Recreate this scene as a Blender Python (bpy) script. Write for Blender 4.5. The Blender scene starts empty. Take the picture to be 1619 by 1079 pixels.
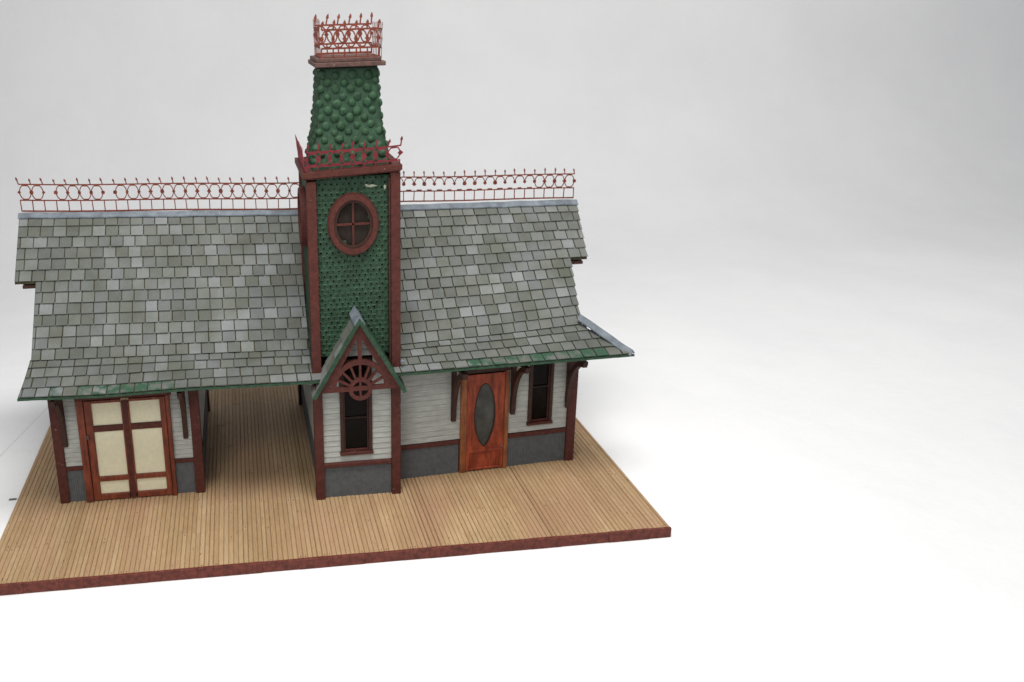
import bpy, math, random
from mathutils import Vector, Matrix
random.seed(11)
sc = bpy.context.scene
sc.unit_settings.system = 'METRIC'
sc.unit_settings.scale_length = 0.01          # the model is built in centimetres
col = sc.collection
V = Vector

# ------------------------------------------------------------------ materials
def new_mat(name):
    m = bpy.data.materials.new(name); m.use_nodes = True
    nt = m.node_tree; nt.nodes.clear()
    out = nt.nodes.new('ShaderNodeOutputMaterial'); b = nt.nodes.new('ShaderNodeBsdfPrincipled')
    nt.links.new(b.outputs[0], out.inputs[0]); b.inputs['Specular IOR Level'].default_value = .25
    return m, nt, b

def ramp(nt, stops, src, interp='LINEAR'):
    r = nt.nodes.new('ShaderNodeValToRGB'); r.color_ramp.interpolation = interp
    e = r.color_ramp.elements
    while len(e) < len(stops): e.new(0.5)
    for i, (p, c) in enumerate(stops):
        e[i].position = p; e[i].color = (*c, 1)
    nt.links.new(src, r.inputs[0]); return r.outputs[0]

def noise(nt, scale, detail=3, rough=.55, stretch=(1, 1, 1)):
    tc = nt.nodes.new('ShaderNodeTexCoord'); mp = nt.nodes.new('ShaderNodeMapping')
    mp.inputs['Scale'].default_value = stretch
    n = nt.nodes.new('ShaderNodeTexNoise'); n.inputs['Scale'].default_value = scale
    n.inputs['Detail'].default_value = detail; n.inputs['Roughness'].default_value = rough
    nt.links.new(tc.outputs['Object'], mp.inputs[0]); nt.links.new(mp.outputs[0], n.inputs[0])
    return n.outputs[0]

def mix(nt, fac, a, b, mode='MIX'):
    m = nt.nodes.new('ShaderNodeMix'); m.data_type = 'RGBA'; m.blend_type = mode
    for s, v in ((0, fac), (6, a), (7, b)):
        if isinstance(v, (int, float)): m.inputs[s].default_value = v
        elif isinstance(v, tuple): m.inputs[s].default_value = (*v, 1)
        else: nt.links.new(v, m.inputs[s])
    return m.outputs[2]

def bump(nt, b, h, strength, dist=.02):
    n = nt.nodes.new('ShaderNodeBump'); n.inputs['Strength'].default_value = strength
    n.inputs['Distance'].default_value = dist
    nt.links.new(h, n.inputs['Height']); nt.links.new(n.outputs[0], b.inputs['Normal'])

def step(nt, src, lo, hi):
    r = nt.nodes.new('ShaderNodeMapRange'); r.inputs[1].default_value = lo; r.inputs[2].default_value = hi
    nt.links.new(src, r.inputs[0]); return r.outputs[0]

def painted(name, c, var=.35, rough=.6, chips=None, chip_at=.70, grain=(1, 1, 1), scale=9, bs=.35, worn=None):
    """brushed model paint: blotchy, with tiny chips and a fine grain in the relief"""
    m, nt, b = new_mat(name)
    n1 = noise(nt, scale, 5, .6, grain)
    lo = tuple(x * (1 - var) for x in c); hi = tuple(min(1, x * (1 + var)) for x in c)
    cc = ramp(nt, [(.3, lo), (.7, hi)], n1)
    if worn:
        cc = mix(nt, step(nt, noise(nt, 2.6, 4, .6), .52, .72), cc, worn)
    if chips:
        cc = mix(nt, step(nt, noise(nt, 17, 2, .5), chip_at, chip_at + .035), cc, chips)
    nt.links.new(cc, b.inputs['Base Color'])
    b.inputs['Roughness'].default_value = rough
    bump(nt, b, noise(nt, 45, 3, .6, grain), bs, .012)
    return m

M = {}
M['red'] = painted('brown_red_paint', (.076, .020, .015), .3, .65, (.42, .33, .28), .75)
M['iron_red'] = painted('brick_red_cresting_paint', (.142, .031, .018), .35, .7)
M['iron_crimson'] = painted('crimson_cresting_paint', (.165, .020, .028), .3, .65)
M['door_red'] = painted('red_brown_stain', (.165, .040, .021), .45, .5, None, grain=(2, 2, .35), scale=6, worn=(.085, .022, .015))
M['orange'] = painted('orange_brown_stain', (.255, .048, .021), .6, .5, None, grain=(2, 2, .35), scale=5, worn=(.17, .030, .017))
M['casing'] = painted('tan_brown_stain', (.25, .085, .032), .4, .55, None, grain=(2, 2, .35), scale=6, worn=(.13, .035, .018))
M['siding'] = painted('pale_grey_clapboard_paint', (.40, .41, .38), .18, .75, (.12, .12, .10), .74, grain=(.5, .5, 3), scale=7, worn=(.36, .365, .33), bs=.4)
M['wainscot'] = painted('slate_grey_paint', (.098, .105, .110), .18, .7, (.30, .31, .30), .75)
M['green'] = painted('dark_green_paint', (.024, .056, .031), .45, .55, (.30, .33, .27), .78, worn=(.017, .041, .021))
M['green_eave'] = painted('green_eave_paint', (.034, .088, .048), .5, .5, (.25, .31, .26), .68, scale=6)
M['green_knob'] = painted('bright_green_knob_paint', (.019, .053, .024), .5, .5, (.16, .21, .14), .78, scale=6, worn=(.019, .055, .031), bs=1.0)
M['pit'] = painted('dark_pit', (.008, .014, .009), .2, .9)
M['dark_brown'] = painted('dark_stained_wood', (.044, .018, .013), .35, .6)
M['lead'] = painted('pale_lead_strip', (.135, .155, .178), .35, .6, (.36, .37, .38), .72, scale=4)
M['slab'] = painted('raw_roof_card', (.052, .048, .028), .3, .85)
M['cream'] = painted('cream_card', (.68, .645, .47), .06, .7, None)
M['platform'] = painted('dull_umber_paint', (.085, .045, .038), .35, .7, (.3, .27, .22), .74)
M['gap'] = painted('brown_groove', (.17, .105, .055), .3, .9)
M['sash'] = painted('near_black_sash', (.018, .008, .006), .3, .7)
M['scuff'] = painted('pale_scuff', (.34, .36, .27), .3, .8, scale=20)
M['inside'] = painted('bare_interior_wood', (.16, .10, .06), .2, .8)
M['deck_edge'] = painted('red_brown_edge_paint', (.12, .030, .020), .45, .6, (.40, .24, .14), .74)

def shingle_mat(name, tint=None):
    m, nt, b = new_mat(name)
    g = nt.nodes.new('ShaderNodeNewGeometry')
    base = ramp(nt, [(0, (.100, .105, .099)), (.25, (.117, .122, .108)), (.5, (.127, .135, .135)), (.72, (.140, .146, .134)),
                     (.92, (.172, .180, .182)), (1, (.200, .207, .206))], g.outputs['Random Per Island'])
    dirt = ramp(nt, [(.35, (.78, .79, .71)), (.65, (1.1, 1.1, 1.11))], noise(nt, 1.1, 4, .6))
    cc = mix(nt, 1.0, base, dirt, 'MULTIPLY')
    fib = ramp(nt, [(.3, (.84, .84, .84)), (.7, (1.14, 1.14, 1.14))], noise(nt, 26, 4, .7, (1.0, 2.5, 2.5)))
    cc = mix(nt, 1.0, cc, fib, 'MULTIPLY')
    if tint:
        cc = mix(nt, step(nt, noise(nt, 3.2, 4, .6), .60, .42), cc, tint)
    nt.links.new(cc, b.inputs['Base Color']); b.inputs['Roughness'].default_value = .72
    bump(nt, b, noise(nt, 40, 4, .7), .4, .01)
    return m
M['shingle'] = shingle_mat('weathered_grey_shingles')
M['shingle_green'] = shingle_mat('shingles_brushed_with_green', (.034, .078, .048))

def plank_mat():
    m, nt, b = new_mat('tan_scribed_planks')
    g = nt.nodes.new('ShaderNodeNewGeometry')
    base = ramp(nt, [(0, (.365, .246, .140)), (.3, (.39, .270, .156)), (.6, (.405, .285, .168)), (1, (.43, .312, .190))], g.outputs['Random Per Island'])
    big = ramp(nt, [(.3, (.80, .77, .70)), (.7, (1.12, 1.10, 1.08))], noise(nt, .55, 4, .6, (1.6, .5, 1)))
    cc = mix(nt, 1.0, base, big, 'MULTIPLY')
    fine = ramp(nt, [(.3, (.80, .76, .70)), (.7, (1.14, 1.14, 1.13))], noise(nt, 9, 5, .7, (4, .35, 1)))
    cc = mix(nt, 1.0, cc, fine, 'MULTIPLY')
    cc = mix(nt, step(nt, noise(nt, .45, 4, .6, (1.2, .55, 1)), .46, .80), cc, (.36, .205, .125))
    cc = mix(nt, step(nt, noise(nt, 7, 2, .5, (3.2, .8, 1)), .685, .73), cc, (.17, .085, .035))
    nt.links.new(cc, b.inputs['Base Color']); b.inputs['Roughness'].default_value = .6
    bump(nt, b, noise(nt, 12, 4, .7, (4, .4, 1)), .35, .015)
    return m
M['plank'] = plank_mat()

def glass_mat(name, c, alpha):
    m, nt, b = new_mat(name)
    nt.links.new(ramp(nt, [(.35, tuple(x * .72 for x in c)), (.7, tuple(x * 1.35 for x in c))], noise(nt, 2.6, 4, .6)), b.inputs['Base Color']); b.inputs['Roughness'].default_value = .22
    b.inputs['Alpha'].default_value = alpha; b.inputs['Specular IOR Level'].default_value = .07
    bump(nt, b, noise(nt, 3, 3), .3, .02)
    return m
M['glass_dark'] = glass_mat('smoky_window_film', (.005, .003, .002), .90)
M['glass_brown'] = glass_mat('brownish_window_film', (.030, .023, .019), .95)
M['glass_grey'] = glass_mat('grey_window_film', (.078, .078, .072), .96)

def paper_mat():
    m, nt, b = new_mat('white_paper')
    cc = ramp(nt, [(.3, (.775, .775, .785)), (.7, (.825, .825, .83))], noise(nt, .16, 5, .6))
    nt.links.new(cc, b.inputs['Base Color']); b.inputs['Roughness'].default_value = .85
    bump(nt, b, noise(nt, .35, 5, .6), .5, .25)
    return m
M['paper'] = paper_mat(); M['pencil'] = painted('faint_pencil', (.55, .55, .56), .1, .9)

# ------------------------------------------------------------------ mesh builder
class MB:
    def __init__(self, X=None):
        self.v = []; self.f = []; self.mi = []; self.mats = []; self.X = X or Matrix()
    def m(self, name):
        if name not in self.mats: self.mats.append(name)
        return self.mats.index(name)
    def add(self, pts, faces, mat):
        k = len(self.v); i = self.m(mat)
        self.v += [self.X @ V(p) for p in pts]
        self.f += [tuple(k + a for a in f) for f in faces]; self.mi += [i] * len(faces)
    def hexa(self, p, mat):                      # 8 corners: bottom ring then top ring
        self.add(p, [(3, 2, 1, 0), (4, 5, 6, 7), (0, 1, 5, 4), (1, 2, 6, 5), (2, 3, 7, 6), (3, 0, 4, 7)], mat)
    def box(self, x0, x1, y0, y1, z0, z1, mat, ch=0.0):
        if ch <= 0:
            self.hexa([(x0, y0, z0), (x1, y0, z0), (x1, y1, z0), (x0, y1, z0), (x0, y0, z1), (x1, y0, z1), (x1, y1, z1), (x0, y1, z1)], mat)
            return
        n = []
        for ax in range(3):
            pass
        c = ch
        P = []; F = []
        X = (x0, x1); Y = (y0, y1); Z = (z0, z1); sg = (1, -1); idx = {}
        for i in (0, 1):
            for j in (0, 1):
                for k in (0, 1):
                    for ax in range(3):
                        q = [X[i] + sg[i] * c, Y[j] + sg[j] * c, Z[k] + sg[k] * c]
                        q[ax] = (X, Y, Z)[ax][(i, j, k)[ax]]
                        idx[(i, j, k, ax)] = len(P); P.append(tuple(q))
        for s in (0, 1):
            F.append([idx[(s, 0, 0, 0)], idx[(s, 1, 0, 0)], idx[(s, 1, 1, 0)], idx[(s, 0, 1, 0)]])
            F.append([idx[(0, s, 0, 1)], idx[(1, s, 0, 1)], idx[(1, s, 1, 1)], idx[(0, s, 1, 1)]])
            F.append([idx[(0, 0, s, 2)], idx[(1, 0, s, 2)], idx[(1, 1, s, 2)], idx[(0, 1, s, 2)]])
        for a in (0, 1):
            for b2 in (0, 1):
                F.append([idx[(a, b2, 0, 0)], idx[(a, b2, 1, 0)], idx[(a, b2, 1, 1)], idx[(a, b2, 0, 1)]])
                F.append([idx[(a, 0, b2, 0)], idx[(a, 1, b2, 0)], idx[(a, 1, b2, 2)], idx[(a, 0, b2, 2)]])
                F.append([idx[(0, a, b2, 1)], idx[(1, a, b2, 1)], idx[(1, a, b2, 2)], idx[(0, a, b2, 2)]])
        for i in (0, 1):
            for j in (0, 1):
                for k in (0, 1):
                    F.append([idx[(i, j, k, 0)], idx[(i, j, k, 1)], idx[(i, j, k, 2)]])
        ctr = V(((x0 + x1) / 2, (y0 + y1) / 2, (z0 + z1) / 2))
        G = []
        for f in F:
            a, b2, c2 = (V(P[q]) for q in f[:3])
            nrm = (b2 - a).cross(c2 - a)
            mid = sum((V(P[q]) for q in f), V()) / len(f)
            G.append(tuple(f) if nrm.dot(mid - ctr) > 0 else tuple(reversed(f)))
        self.add(P, G, mat)
    def prism(self, pts, d, mat):                # polygon (list of 3D points) pushed along d
        n = len(pts); d = V(d)
        P = [V(p) for p in pts] + [V(p) + d for p in pts]
        F = [tuple(reversed(range(n))), tuple(range(n, 2 * n))] + [(i, (i + 1) % n, n + (i + 1) % n, n + i) for i in range(n)]
        self.add(P, F, mat)
    def ring(self, fn, ro, ri, d, mat, n=40, a0=0, a1=2 * math.pi):   # fn(u, w, depth) -> point; ro/ri = (ru, rw)
        full = abs(a1 - a0 - 2 * math.pi) < 1e-6
        P = []
        cnt = n if full else n + 1
        for i in range(cnt):
            a = a0 + (a1 - a0) * i / n
            c, s = math.cos(a), math.sin(a)
            P += [fn(ro[0] * c, ro[1] * s, 0), fn(ro[0] * c, ro[1] * s, d), fn(ri[0] * c, ri[1] * s, d), fn(ri[0] * c, ri[1] * s, 0)]
        F = []
        for i in range(n):
            a = 4 * i; b = 4 * ((i + 1) % cnt)
            for k in range(4):
                F.append((a + k, a + (k + 1) % 4, b + (k + 1) % 4, b + k))
        if not full:
            F += [(0, 1, 2, 3), tuple(4 * n + k for k in (3, 2, 1, 0))]
        self.add(P, F, mat)
    def build(self, name, parent=None, smooth=False):
        me = bpy.data.meshes.new(name); me.from_pydata([tuple(p) for p in self.v], [], self.f)
        for n in self.mats: me.materials.append(M[n])
        me.polygons.foreach_set('material_index', self.mi)
        me.update()
        import bmesh
        bm = bmesh.new(); bm.from_mesh(me); bmesh.ops.recalc_face_normals(bm, faces=bm.faces); bm.to_mesh(me); bm.free()
        if smooth: me.polygons.foreach_set('use_smooth', [True] * len(me.polygons))
        o = bpy.data.objects.new(name, me); col.objects.link(o)
        if parent is not None:
            o.parent = parent; o.matrix_parent_inverse = wm(parent).inverted()
        return o

WM = {}
def wm(o): return WM.get(o.name, Matrix())
def lab(o, t): o['label'] = t; return o
def lerp(a, b, t): return a + (b - a) * t
def interp(tab, x):
    if x <= tab[0][0]: return tab[0][1]
    for (a, va), (b, vb) in zip(tab, tab[1:]):
        if x <= b: return lerp(va, vb, (x - a) / (b - a))
    return tab[-1][1]

# ------------------------------------------------------------------ setting: paper sweep
def paper():
    mb = MB()
    prof = []
    R = 14.0; y1 = 20.0
    for y in (-45, -30, -20, -12, -6, 0, 6, 10): prof.append((y, 0))
    for i in range(13):
        a = math.pi / 2 * i / 12
        prof.append((y1 + R * math.sin(a), R - R * math.cos(a)))
    for z in (16, 19, 23, 29, 37): prof.append((y1 + R, z))
    xs = [-42 + 4 * i for i in range(26)]
    P = [(x, y, z - .24) for (y, z) in prof for x in xs]
    n = len(xs); F = [(j * n + i, j * n + i + 1, (j + 1) * n + i + 1, (j + 1) * n + i) for j in range(len(prof) - 1) for i in range(n - 1)]
    mb.add(P, F, 'paper')
    z = -.236
    mb.add([(-9.6, 1.0, z), (-9.58, 1.0, z), (-8.06, 7.4, z), (-8.08, 7.4, z)], [(0, 1, 2, 3)], 'pencil')
    mb.add([(-8.04, 1.50, z), (-7.84, 1.50, z), (-7.84, 1.60, z), (-8.04, 1.60, z)], [(0, 1, 2, 3)], 'wainscot')
    o = mb.build('backdrop', smooth=True); o['kind'] = 'structure'
    lab(o, 'plain white paper sheet curving up behind the model')
paper()

# ------------------------------------------------------------------ setting: wooden base
BX0, BX1, BY0, BY1 = -7.70, 8.17, -2.45, 8.3
base = bpy.data.objects.new('wooden_base', None); col.objects.link(base)
base.location = (.2, 2.9, -.24); WM[base.name] = Matrix.Translation(base.location)
base['label'] = 'tan wooden display base scored into narrow planks under the station model'; base['category'] = 'model base'
mb = MB(); mb.box(BX0 + .01, BX1 - .01, BY0 + .06, BY1 - .01, -.235, -.014, 'gap')
mb.build('board', base)
mb = MB(); x = BX0; joints = [BY0 + .05, -1.05, .12, 1.62, 3.1, 4.5, 5.9, 7.2, BY1]
k = 0
while x < BX1 - .03:
    w = min(random.uniform(.102, .120), BX1 - x)
    seam = any(abs(x - q) < .05 for q in (2.38, 2.52, 5.30))
    gapw = .034 if seam else .008 if random.random() < .93 else .018
    off = random.uniform(-.03, .03)
    js = [joints[0]] + [j + random.uniform(-.02, .02) for j in joints[1:-1]] + [joints[-1]]
    dz = random.uniform(-.004, .004)
    # a plank runs through some of the joint rows
    cuts = [js[0]] + [j for i, j in enumerate(js[1:-1]) if random.random() < .28] + [js[-1]]
    for a, b2 in zip(cuts, cuts[1:]):
        z = dz + random.uniform(-.004, .004)
        mb.box(x + gapw / 2, x + w - gapw / 2, a + .003, b2 - .003, -.06, z, 'plank', .012)
        for ye in (a + .07, b2 - .07):
            if random.random() < .22:
                mb.box(x + w * .38, x + w * .62, ye - .022, ye + .022, z - .01, z + .0015, 'gap')
    x += w; k += 1
mb.build('planking', base)
mb = MB()
xx = BX0
while xx < BX1:
    b2 = min(BX1, xx + random.uniform(.5, 1.1)); t = random.uniform(0, .012)
    mb.box(xx, b2, BY0 - .02 - t, BY0 + .049, -.237, .012 + t, 'deck_edge', .006); xx = b2 + .001
mb.build('edge_strip', base)

# ------------------------------------------------------------------ the station model
ST = bpy.data.objects.new('model_station', None); col.objects.link(ST)
ST.location = (.3, 3.2, 0); WM[ST.name] = Matrix.Translation(ST.location)
ST['label'] = 'miniature railway station with grey shingle roof, green clock-less tower and red iron cresting'
ST['label'] = 'miniature railway station with grey shingled roof and green tower on the plank base'
ST['category'] = 'model building'

WR = Matrix.Translation((2.3, .66, 0)) @ Matrix.Rotation(math.atan(.075), 4, 'Z')      # right front wall stands slightly askew
WRi = WR.inverted()

def clapboards(mb, x0, x1, z0, z1, y, pitch, holes=(), mat='siding', axis='x', sgn=1):
    """lapped boards facing -y (or, with axis 'y', facing sgn*x at plane x=y)"""
    z = z0
    while z < z1 - .005:
        zt = min(z + pitch, z1)
        cuts = [(x0, x1)]
        for (hx0, hx1, hz0, hz1) in holes:
            if zt > hz0 + .02 and z < hz1 - .02:
                cuts = [c for (a, b) in cuts for c in ((a, min(b, hx0)), (max(a, hx1), b)) if c[1] - c[0] > .01]
        for a, b in cuts:
            j = random.uniform(-.004, .004); lo = .024 + j; hi = .004
            if axis == 'x':
                mb.hexa([(a, y - lo, z), (b, y - lo, z), (b, y + .05, z), (a, y + .05, z),
                         (a, y - hi, zt - .015), (b, y - hi, zt - .015), (b, y + .05, zt - .015), (a, y + .05, zt - .015)], mat)
            else:
                mb.hexa([(y + sgn * lo, a, z), (y + sgn * lo, b, z), (y - sgn * .05, b, z), (y - sgn * .05, a, z),
                         (y + sgn * hi, a, zt - .015), (y + sgn * hi, b, zt - .015), (y - sgn * .05, b, zt - .015), (y - sgn * .05, a, zt - .015)], mat)
        z = zt

def beads(mb, a, b, z0, z1, y, pitch=.052, mat='wainscot', axis='x', sgn=1):
    n = max(1, round((b - a) / pitch)); w = (b - a) / n
    for i in range(n):
        p = a + i * w; q = p + w * .78
        t = random.uniform(-.003, .003)
        if axis == 'x': mb.box(p, q, y - .018 + t, y + .05, z0, z1, mat)
        else: mb.box(min(y + sgn * (.02 + t), y - sgn * .05), max(y + sgn * (.02 + t), y - sgn * .05), p, q, z0, z1, mat)
    if axis == 'x': mb.box(a, b, y - .006, y + .055, z0 + .002, z1 - .002, 'wainscot')
    else: mb.box(min(y + sgn * .006, y - sgn * .055), max(y + sgn * .006, y - sgn * .055), a, b, z0 + .002, z1 - .002, 'wainscot')

def post(name_mat, x0, x1, y0, y1, z0, z1, X=None, name='corner_post', par=None):
    mb = MB(X); mb.box(x0, x1, y0, y1, z0, z1, name_mat, .012); return mb.build(name, par or ST)

YB = 5.65
RIDGE_Y = 3.2

# ---- freight shed (left)
XL0, XL1, YL = -6.50, -2.83, .82
mb = MB()
clapboards(mb, XL0 + .1, XL1 - .1, 1.02, 3.72, YL, .128, [(-5.78, -3.60, 0, 2.92)])
clapboards(mb, YL + .1, YB - .1, 1.02, 3.9, XL1 - .06, .128, axis='y', sgn=1)
clapboards(mb, YL + .1, YB - .1, 1.02, 3.9, XL0 + .06, .128, axis='y', sgn=-1)
clapboards(mb, XL0 + .1, XL1 - .1, 1.02, 3.72, -(YB - .06), .128)      # placeholder row facing the back, flipped below
mb.build('shed_wall', ST)
o = col.objects['shed_wall'] if 'shed_wall' in col.objects else None
# back wall boards were laid at -y: mirror those vertices to the rear plane
for vtx in o.data.vertices:
    if vtx.co.y < -1: vtx.co.y = -vtx.co.y
lab(o, 'pale grey clapboard wall of the freight shed')
def wainscot(*a, X=None, **k):
    mb = MB(X); beads(mb, *a, **k); return mb.build('wainscot', ST)
def rail(*a, X=None):
    mb = MB(X); mb.box(*a, 'red', .01); return mb.build('belt_rail', ST)
wainscot(XL0 + .2, -5.86, .0, .90, YL); wainscot(-3.58, XL1 - .2, .0, .90, YL)
wainscot(YL + .1, YB - .1, 0, .90, XL1 - .06, .07, axis='y', sgn=1); wainscot(YL + .1, YB - .1, 0, .90, XL0 + .06, .07, axis='y', sgn=-1)
rail(XL0 + .2, -5.86, YL - .06, YL + .02, .905, 1.015); rail(-3.58, XL1 - .2, YL - .06, YL + .02, .905, 1.015)
rail(XL1 - .08, XL1 - .005, YL + .2, YB - .2, .905, 1.015); rail(XL0 + .005, XL0 + .08, YL + .2, YB - .2, .905, 1.015)
post('red', XL0 - .02, XL0 + .22, YL - .08, YL + .16, 0, 3.62)
post('red', XL1 - .24, XL1, YL - .08, YL + .16, 0, 3.62)
post('red', XL0 - .02, XL0 + .22, YB - .16, YB + .04, 0, 3.6)
post('red', XL1 - .24, XL1 + .02, YB - .16, YB + .04, 0, 3.6)

def gable_end(name, x, thick, label, mat='siding'):
    mb = MB(); z = 3.9
    zr, zk = 6.45, 3.78
    while z < zr - .1:
        zt = z + .14
        def yy(zz): return .95 + (RIDGE_Y - .95) * (zz - zk) / (zr - zk)
        a0, a1 = yy(z), yy(min(zt, zr - .02))
        mb.hexa([(x - thick / 2 - .014, a0, z), (x + thick / 2 + .014, a0, z), (x + thick / 2 + .014, 2 * RIDGE_Y - a0, z), (x - thick / 2 - .014, 2 * RIDGE_Y - a0, z),
                 (x - thick / 2, a1, zt), (x + thick / 2, a1, zt), (x + thick / 2, 2 * RIDGE_Y - a1, zt), (x - thick / 2, 2 * RIDGE_Y - a1, zt)], mat)
        z = zt
    return lab(mb.build(name, ST), label)
gable_end('gable_wall', XL0 + .06, .08, 'clapboard gable over the freight shed end')
gable_end('gable_wall', XL1 - .06, .08, 'clapboard gable over the passage, freight shed side')

# ---- freight double door
D = MB(); yd = YL - .08
for (a, b, z0, z1) in ((-5.66, -5.48, .03, 2.82), (-3.80, -3.66, .03, 2.82), (-4.755, -4.555, .16, 2.74)):
    D.box(a, b, yd - .03, yd + .07, z0, z1, 'door_red', .012)
for (z0, z1) in ((.03, .19), (.56, .69), (1.98, 2.10), (2.74, 2.82)):
    for a, b in ((-5.48, -4.755), (-4.555, -3.80)):
        D.box(a - .002, b + .002, yd - .022, yd + .068, z0 - (.02 if z0 == 1.98 else 0), z1 + (.02 if z0 == 1.98 else 0), 'red' if z0 == 1.98 else 'door_red', .01)
D.box(-4.72, -4.59, yd - .048, yd - .028, .05, 2.80, 'red', .01)
dd = lab(D.build('freight_door', ST), 'orange brown double door with six cream panels')
for (a, b) in ((-5.48, -4.755), (-4.555, -3.80)):
    for (z0, z1) in ((.19, .56), (.69, 1.98), (2.10, 2.74)):
        mb = MB()
        n = 34                                             # woven card: fine slanting ribs
        mb.box(a + .001, b - .001, yd + .03, yd + .05, z0 + .001, z1 - .001, 'cream')
        mb.build('panel', dd)
mb = MB()
mb.box(-5.85, -5.672, yd - .055, yd + .08, .0, 2.86, 'door_red', .012); mb.box(-3.648, -3.55, yd - .055, yd + .08, 0, 2.86, 'door_red', .012)
mb.box(-5.86, -3.50, yd - .07, yd + .08, 2.863, 2.97, 'red', .012)
mb.build('door_frame', dd)
mb = MB(); mb.box(-5.70, -5.60, yd - .06, yd - .032, 1.78, 1.90, 'platform', .015); mb.build('hinge', dd)

# ---- brackets under the eaves
def bracket(x, y, z0=1.62, z1=3.24, reach=.90, w=.125, X=None, mat='dark_brown'):
    mb = MB(X)
    mb.box(x - w / 2, x + w / 2, y - .10, y - .022, z0 - .02, z1, mat, .008)
    n = 10; pts_o = []; pts_i = []
    for i in range(n + 1):
        a = math.pi / 2 * i / n
        r = reach - .09
        yy = y - .06 - r * (1 - math.cos(a)); zz = z0 + .12 + (z1 - .10 - z0 - .12) * math.sin(a)
        ty, tz = -r * math.sin(a), (z1 - z0 - .22) * math.cos(a); L = math.hypot(ty, tz)
        ny, nz = -tz / L, ty / L
        pts_o.append((yy + ny * .065, zz + nz * .065)); pts_i.append((yy - ny * .065, zz - nz * .065))
    for i in range(n):
        q = [pts_o[i], pts_o[i + 1], pts_i[i + 1], pts_i[i]]
        mb.prism([(x - w / 2 + .004, a, b) for a, b in q], (w - .008, 0, 0), mat)
    mb.box(x - w / 2, x + w / 2, y - reach, y - .10, z1 - .10, z1, mat, .008)
    return mb.build('eave_bracket', ST)
bracket(-6.22, YL); bracket(-3.22, YL)

# ---- waiting room block (right), front wall set askew
mb = MB(WR); RW = 4.78
DX0, DX1 = 1.60, 2.92                                        # door opening, local x
WX0, WX1 = 3.47, 4.15
clapboards(mb, -.2, RW - .1, 1.0, 3.75, 0, .150, [(DX0, DX1, 0, 2.97), (WX0, WX1, 1.26, 3.2)])
lab(mb.build('front_wall', ST), 'pale grey clapboard front wall beside the door')
mb = MB(); clapboards(mb, .75, YB - .1, 1.02, 5.4, .10, .15, axis='y', sgn=-1)
lab(mb.build('side_wall', ST), 'clapboard side wall along the open passage')
mb = MB(); clapboards(mb, 1.15, YB - .1, 1.02, 3.9, 7.0, .15, axis='y', sgn=1)
lab(mb.build('side_wall', ST), 'clapboard end wall of the waiting room block')
mb = MB()
mb.box(.06, 7.0, YB - .08, YB - .02, 0, 3.72, 'siding'); lab(mb.build('rear_wall', ST), 'plain rear wall')
gable_end('gable_wall', 6.98, .08, 'clapboard gable over the waiting room end')
wainscot(-.1, DX0 - .02, 0, .86, 0, .056, X=WR); wainscot(DX1 + .02, RW - .18, 0, .86, 0, .056, X=WR)
wainscot(.25, YB - .1, 0, .90, .10, .07, axis='y', sgn=-1); wainscot(1.15, YB - .1, 0, .88, 7.0, .07, axis='y', sgn=1)
rail(-.1, DX0 - .02, -.065, .02, .865, .985, X=WR); rail(DX1 + .02, RW - .17, -.065, .02, .865, .985, X=WR)
post('red', RW - .20, RW + .04, -.10, .14, 0, 3.40, WR)
post('dark_brown', -.02, .16, YB - .16, YB + .04, 0, 3.7)
post('red', 6.86, 7.08, YB - .16, YB + .04, 0, 3.7)
for lx, z0 in ((1.40, 1.58), (3.02, 1.60), (RW - .22, 1.62)):
    bracket(lx, -.02, z0, 3.26, .92, .125, WR)
mb = MB(WR); mb.box(-.1, RW + .22, -.30, -.02, 3.275, 3.36, 'dark_brown', .01); mb.build('eave_beam', ST)
mb = MB(); mb.box(XL0 - .22, -.02, YL - .22, YL - .02, 3.245, 3.33, 'dark_brown', .01); mb.build('eave_beam', ST)

# door with the tall oval light
mb = MB(WR); yd = -.055
cx, cz, ru, rw_ = 2.265, 1.62, .275, .90
x0, x1, z0, z1 = 1.775, 2.80, .04, 2.80
# upper leaf: a panel pierced by the oval
n = 56; outer = []; inner = []
for i in range(n):
    a = 2 * math.pi * i / n; c, s = math.cos(a), math.sin(a)
    inner.append((cx + ru * math.copysign(abs(c) ** (1.45 if s < 0 else 1.05), c), cz + rw_ * s))
    t = min(((x1 - cx) / c if c > 1e-6 else (x0 - cx) / c if c < -1e-6 else 9), ((z1 - cz) / s if s > 1e-6 else (.60 - cz) / s if s < -1e-6 else 9))
    outer.append((cx + t * c, cz + t * s))
for i in range(n):
    j = (i + 1) % n
    q = [outer[i], outer[j], inner[j], inner[i]]
    mb.prism([(a, yd, b) for a, b in q], (0, .06, 0), 'orange')
for (X0, Z0) in ((x0, z1), (x1, z1)):                       # corner fillets
    pass
corner = [((x1, z1), 1, 1), ((x0, z1), -1, 1), ((x1, .60), 1, -1), ((x0, .60), -1, -1)]
for (cxx, czz), sx, sz in corner:
    ring_pts = [p for p in outer if (p[0] - cx) * sx > 0 and (p[1] - cz) * sz > 0]
    side = [p for p in ring_pts if abs(p[0] - cxx) < 1e-4]; top = [p for p in ring_pts if abs(p[1] - czz) < 1e-4]
    if side and top:
        a = max(side, key=lambda p: p[1] * sz); b = max(top, key=lambda p: p[0] * sx)
        mb.prism([(a[0], yd, a[1]), (cxx, yd, czz), (b[0], yd, b[1])], (0, .06, 0), 'orange')
mb.box(x0, x1, yd + .012, yd + .06, z0, .598, 'orange')
for a, b, c, d in ((x0, x0 + .09, z0, .55), (x1 - .09, x1, z0, .55), (x0 + .09, x1 - .09, z0, .10), (x0, x1, .55, .63)):
    mb.box(a, b, yd - .018, yd + .02, c, d, 'orange', .008)
door = lab(mb.build('front_door', ST), 'orange red door with a tall oval light')
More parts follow.
